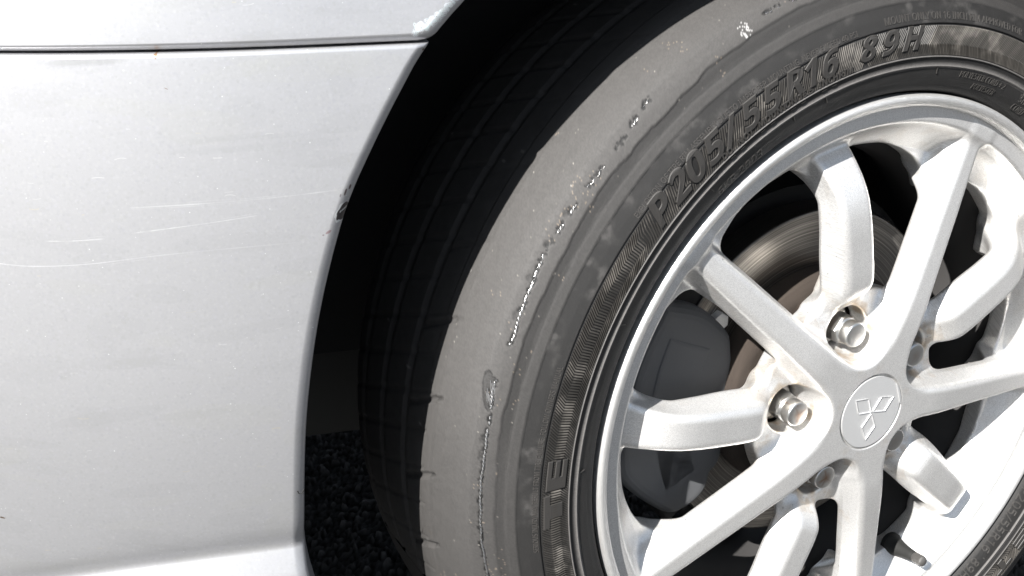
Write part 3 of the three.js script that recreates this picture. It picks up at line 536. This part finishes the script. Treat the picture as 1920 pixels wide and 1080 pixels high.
{ // short moulded dashes and radial ticks beside the thin rings, and rubber whiskers
  const marks = [], box = (a, r, w, l, turn = 0) => { const g = new THREE.BoxGeometry(w, l, 0.8).rotateZ(turn); marks.push(bend(g, a, r, 0.2)); };
  for (const a of [152.7, 175.6, 129.8, 107.2, 85, 63.2, -41, 113.4]) box(a, 236.4, 0.5, 4.6, 0.25);
  for (let k = 0; k < 14; k++) if (k % 3 !== 1) box(128.6 - k * 1.9, 243.6, 3.6, 0.45);
  box(63.9, 229, 0.6, 15, -0.2);
  for (const g of marks) part('mould_mark', g, M.moulded, wheel);
}
{ // herringbone ribs
  const pos = [], nor = [], col = [], idx = [];
  const near = (a, r) => { for (const L of letterAreas) { const u = -rad(a - L.ang) * (L.r0 + 5), v = r - L.r0; if (Math.abs(u) > L.half + 3) continue; for (const P of L.polys) for (const [dx, dy] of [[0, 0], [0.7, 0], [-0.7, 0], [0, 0.7], [0, -0.7]]) if (inPoly(u + dx, v + dy, P)) return true; } return false; };
  const shift = (r, a) => { const top = sst(112, 100, a); // how far a rib leans, in degrees, at radius r
    const left = r > 258.5 ? 1.15 * (265 - r) / 6.5 : r > 251.5 ? 1.15 + 0.05 * (258.5 - r) / 7 : 1.20 + 1.0 * (251.5 - r) / 5;
    const mid = 1.0 * (265 - r) / 12, up = r > 253 ? 1.25 * (265 - r) / 12 : 1.25 - 0.9 * (253 - r) / 7; if (a > 100 && a < 143) return lerp(mid, left, sst(139, 142, a)); return lerp(left, up, top); };
  const section = [[-0.52, -0.1], [-0.26, 0.75], [0.26, 0.75], [0.52, -0.1]];
  let run = 0;
  for (let a = -62; a < 198; a += (a > 57 ? lerp(0.33, 0.385, sst(94, 118, a)) : 0.43)) {
    if (a > -28 && a < 57) continue;
    let prev = -1; const tone = 0.7 + 0.5 * rnd();
    for (let r = 264.6; r >= 246.4; r -= 0.7) {
      const aa = a + shift(r, a) - 0.9;
      if (near(aa, r)) { prev = -1; continue; }
      const base = pos.length / 3, w = (a > 57 && a < 97 ? 0.72 : 1), d = fbm(aa * 0.4, r * 0.13, 12, 4), c = (0.040 + 0.075 * sst(0.5, 0.74, d)) * tone;
      const calm = a > 88 && a < 142 ? 0.42 : 1; for (const [u, hh] of section) { const h = hh * calm;  const t = rad(aa) + u * w / r, z = profileZ(r) - 0.05 + h; pos.push(r * Math.cos(t) * MM, r * Math.sin(t) * MM, z * MM); col.push(c, c * 0.92, c * 0.82); }
      if (prev >= 0) for (let k = 0; k < 3; k++) idx.push(prev + k, base + k, prev + k + 1, base + k, base + k + 1, prev + k + 1);
      prev = base;
    }
    run++;
  }
  const g = new THREE.BufferGeometry(); g.setAttribute('position', new THREE.Float32BufferAttribute(pos, 3)); g.setAttribute('color', new THREE.Float32BufferAttribute(col, 3)); g.setIndex(idx);
  const flatG = g.toNonIndexed(); flatG.computeVertexNormals();
  part('sidewall_rib', flatG, M.rib, wheel, 'band of fine herringbone ribs').userData.kind = 'stuff';
}

// ---------------------------------------------------------------- brake seen through the spokes
{
  const knuckle = new THREE.Group(); knuckle.name = 'front_brake'; knuckle.position.copy(wheel.position); knuckle.rotation.copy(wheel.rotation); car.add(knuckle);
  const swirl = (() => { const cv = document.createElement('canvas'); cv.width = 64; cv.height = 1024; const g = cv.getContext('2d'); for (let y = 0; y < 1024; y++) { const v = 92 + 70 * rnd() * rnd() + (y % 37 < 3 ? 22 : 0); g.fillStyle = `rgb(${v * 1.03},${v},${v * 0.96})`; g.fillRect(0, y, 64, 1); } const t = new THREE.CanvasTexture(cv); t.colorSpace = THREE.SRGBColorSpace; t.wrapS = THREE.RepeatWrapping; return t; })();
  const disc = new THREE.MeshPhysicalMaterial({ map: swirl, metalness: 0.9, roughness: 0.34, anisotropy: 0.75, bumpMap: swirl, bumpScale: 0.00008 });
  const rust = new THREE.MeshStandardMaterial({ color: C(0.05, 0.038, 0.03), metalness: 0.2, roughness: 0.85, bumpMap: rep(grainBump, 3, 3), bumpScale: 0.0004 });
  const iron = new THREE.MeshStandardMaterial({ color: C(0.135, 0.14, 0.148), metalness: 0.4, roughness: 0.6, bumpMap: rep(grainBump, 6, 6), bumpScale: 0.0005 });
  const black = new THREE.MeshStandardMaterial({ color: C(0.018, 0.017, 0.016), roughness: 0.8, bumpMap: rep(grainBump, 4, 4), bumpScale: 0.0004 });
  part('brake_disc', lathe([[86, -61], [127, -60.2], [129, -61], [129, -82], [127, -83], [80, -83]], 200), disc, knuckle, 'worn shiny brake disc behind the spokes');
  part('disc_hat', lathe([[20, -38.5], [78, -38.5], [83, -40], [86, -44], [86.5, -62]], 120), rust, knuckle, 'rusty hat of the brake disc');
  part('dust_shield', lathe([[60, -96], [120, -96], [137, -92], [140, -86]], 90), black, knuckle);
  const arc = (a0, a1, r0, r1, cut) => { const s = new THREE.Shape(), n = 16; for (let k = 0; k <= n; k++) { const a = rad(lerp(a0, a1, k / n)); s[k ? 'lineTo' : 'moveTo'](r1 * Math.cos(a), r1 * Math.sin(a)); } for (let k = n; k >= 0; k--) { const t = k / n, a = rad(lerp(a0, a1, t)), r = r0 + (cut ? cut(t) : 0); s.lineTo(r * Math.cos(a), r * Math.sin(a)); } return s; };
  const ext = (s, z0, z1, b) => new THREE.ExtrudeGeometry(s, { depth: z1 - z0, bevelEnabled: true, bevelThickness: b, bevelSize: b, bevelSegments: 4, curveSegments: 8 }).translate(0, 0, z0).scale(MM, MM, MM);
  const outline = new THREE.SplineCurve([[156, 150], [160, 166], [164, 186], [161, 194], [143, 208], [134, 211.5], [119, 212], [109, 207], [99, 205], [92, 195], [88, 176], [89, 164], [96, 155], [104, 150.5], [130, 148], [156, 150]].map(([r, a]) => new THREE.Vector2(r * Math.cos(rad(a)), r * Math.sin(rad(a)))));
  const rib = (a0, a1, r0, r1, z0, z1) => ext(arc(a0, a1, r0, r1), z0, z1, 2.5);
  part('brake_caliper', mergeGeometries([ext(new THREE.Shape(outline.getPoints(90)), -96, -57, 9), ext(arc(156, 184, 114, 146), -62, -52, 5), ext(arc(188, 203, 116, 142), -62, -53, 5)]), iron, knuckle, 'grey cast brake caliper behind the left spokes');
  part('caliper_bracket', mergeGeometries([ext(arc(138, 152, 92, 146), -88, -66, 4), ext(arc(204, 218, 88, 146), -88, -66, 4)]), black, knuckle);
  const bolt = new THREE.CylinderGeometry(0.0065, 0.0075, 0.008, 6).rotateX(Math.PI / 2).translate(0.1065 * Math.cos(rad(144.4)), 0.1065 * Math.sin(rad(144.4)), -0.059);
  part('caliper_bolt', bolt, M.cap, knuckle, 'small bright bolt head beside the caliper');
  part('suspension_knuckle', mergeGeometries([new THREE.CylinderGeometry(0.05, 0.055, 0.09, 40).rotateX(Math.PI / 2).translate(0, 0, -0.135), new THREE.CylinderGeometry(0.014, 0.018, 0.3, 16).rotateZ(0.15).translate(-0.02, -0.05, -0.14)]), black, knuckle);
}

// ---------------------------------------------------------------- asphalt
{
  const xs = [], zs = []; for (const x of [-60, -20, -8, -4, -2.4, -1.6, -1.1, -0.85]) xs.push(x); for (let x = -0.7; x <= 0.45; x += 0.0028) xs.push(x); for (const x of [0.6, 0.9, 1.4, 2.2, 4, 9, 25, 60]) xs.push(x);
  for (const z of [-60, -20, -8, -4, -2.6, -1.8, -1.5]) zs.push(z); for (let z = -1.3; z <= 0.2; z += 0.0036) zs.push(z); for (const z of [0.4, 0.7, 1.2, 2, 4, 9, 25, 60]) zs.push(z);
  const stone = (x, z) => { // rounded chippings in a cellular pattern
    const s = 150, X = Math.floor(x * s), Z = Math.floor(z * s); let best = 9, second = 9, id = 0;
    for (let i = -1; i <= 1; i++) for (let j = -1; j <= 1; j++) { const px = X + i + hash(X + i, Z + j, 1), pz = Z + j + hash(X + i, Z + j, 2), d = Math.hypot(px - x * s, pz - z * s); if (d < best) { second = best; best = d; id = hash(X + i, Z + j, 3); } else if (d < second) second = d; }
    return [sst(0, 0.45, second - best), id];
  };
  const g = gridGeometry(xs.length - 1, zs.length - 1, (i, j) => { const x = xs[i], z = zs[j], near = x > -0.72 && x < 0.47 && z > -1.32 && z < 0.22; if (!near) return [x, -0.003, z]; const [h, id] = stone(x, z); return [x, -0.006 + 0.006 * h * (0.4 + id), z]; },
    (i, j) => [xs[i] * 4, zs[j] * 4], (i, j) => { const [h, id] = stone(xs[i], zs[j]), c = lerp(0.02, 0.035 + 0.06 * id * id, h); return [c, c * 0.98, c * 0.95]; });
  const ground = new THREE.Mesh(g, new THREE.MeshStandardMaterial({ color: C(1, 1, 1), vertexColors: true, roughness: 0.85, bumpMap: rep(grainBump, 6, 6), bumpScale: 0.0006 }));
  ground.name = 'asphalt_ground'; ground.userData = { kind: 'structure', label: 'rough dark asphalt of pebbly chippings under the car' }; ground.receiveShadow = ground.castShadow = true; scene.add(ground);
}
{ // a short dark hair stuck on the bumper edge
  const pts = [[-0.3957, 0.3471], [-0.3952, 0.3455], [-0.3940, 0.3452], [-0.3922, 0.3476]].map(([x, y]) => new THREE.Vector3(...onBody(x - 0.0002, y + 0.0046, -0.0012)));
  const hair = new THREE.Mesh(new THREE.TubeGeometry(new THREE.CatmullRomCurve3(pts), 16, 0.0003, 5), M.stemRubber); hair.name = 'dark_hair'; hair.castShadow = true;
  hair.userData = { label: 'short curled dark hair stuck on the bumper edge low beside the tyre', category: 'hair' }; scene.add(hair);
}
renderer.render(scene, camera);
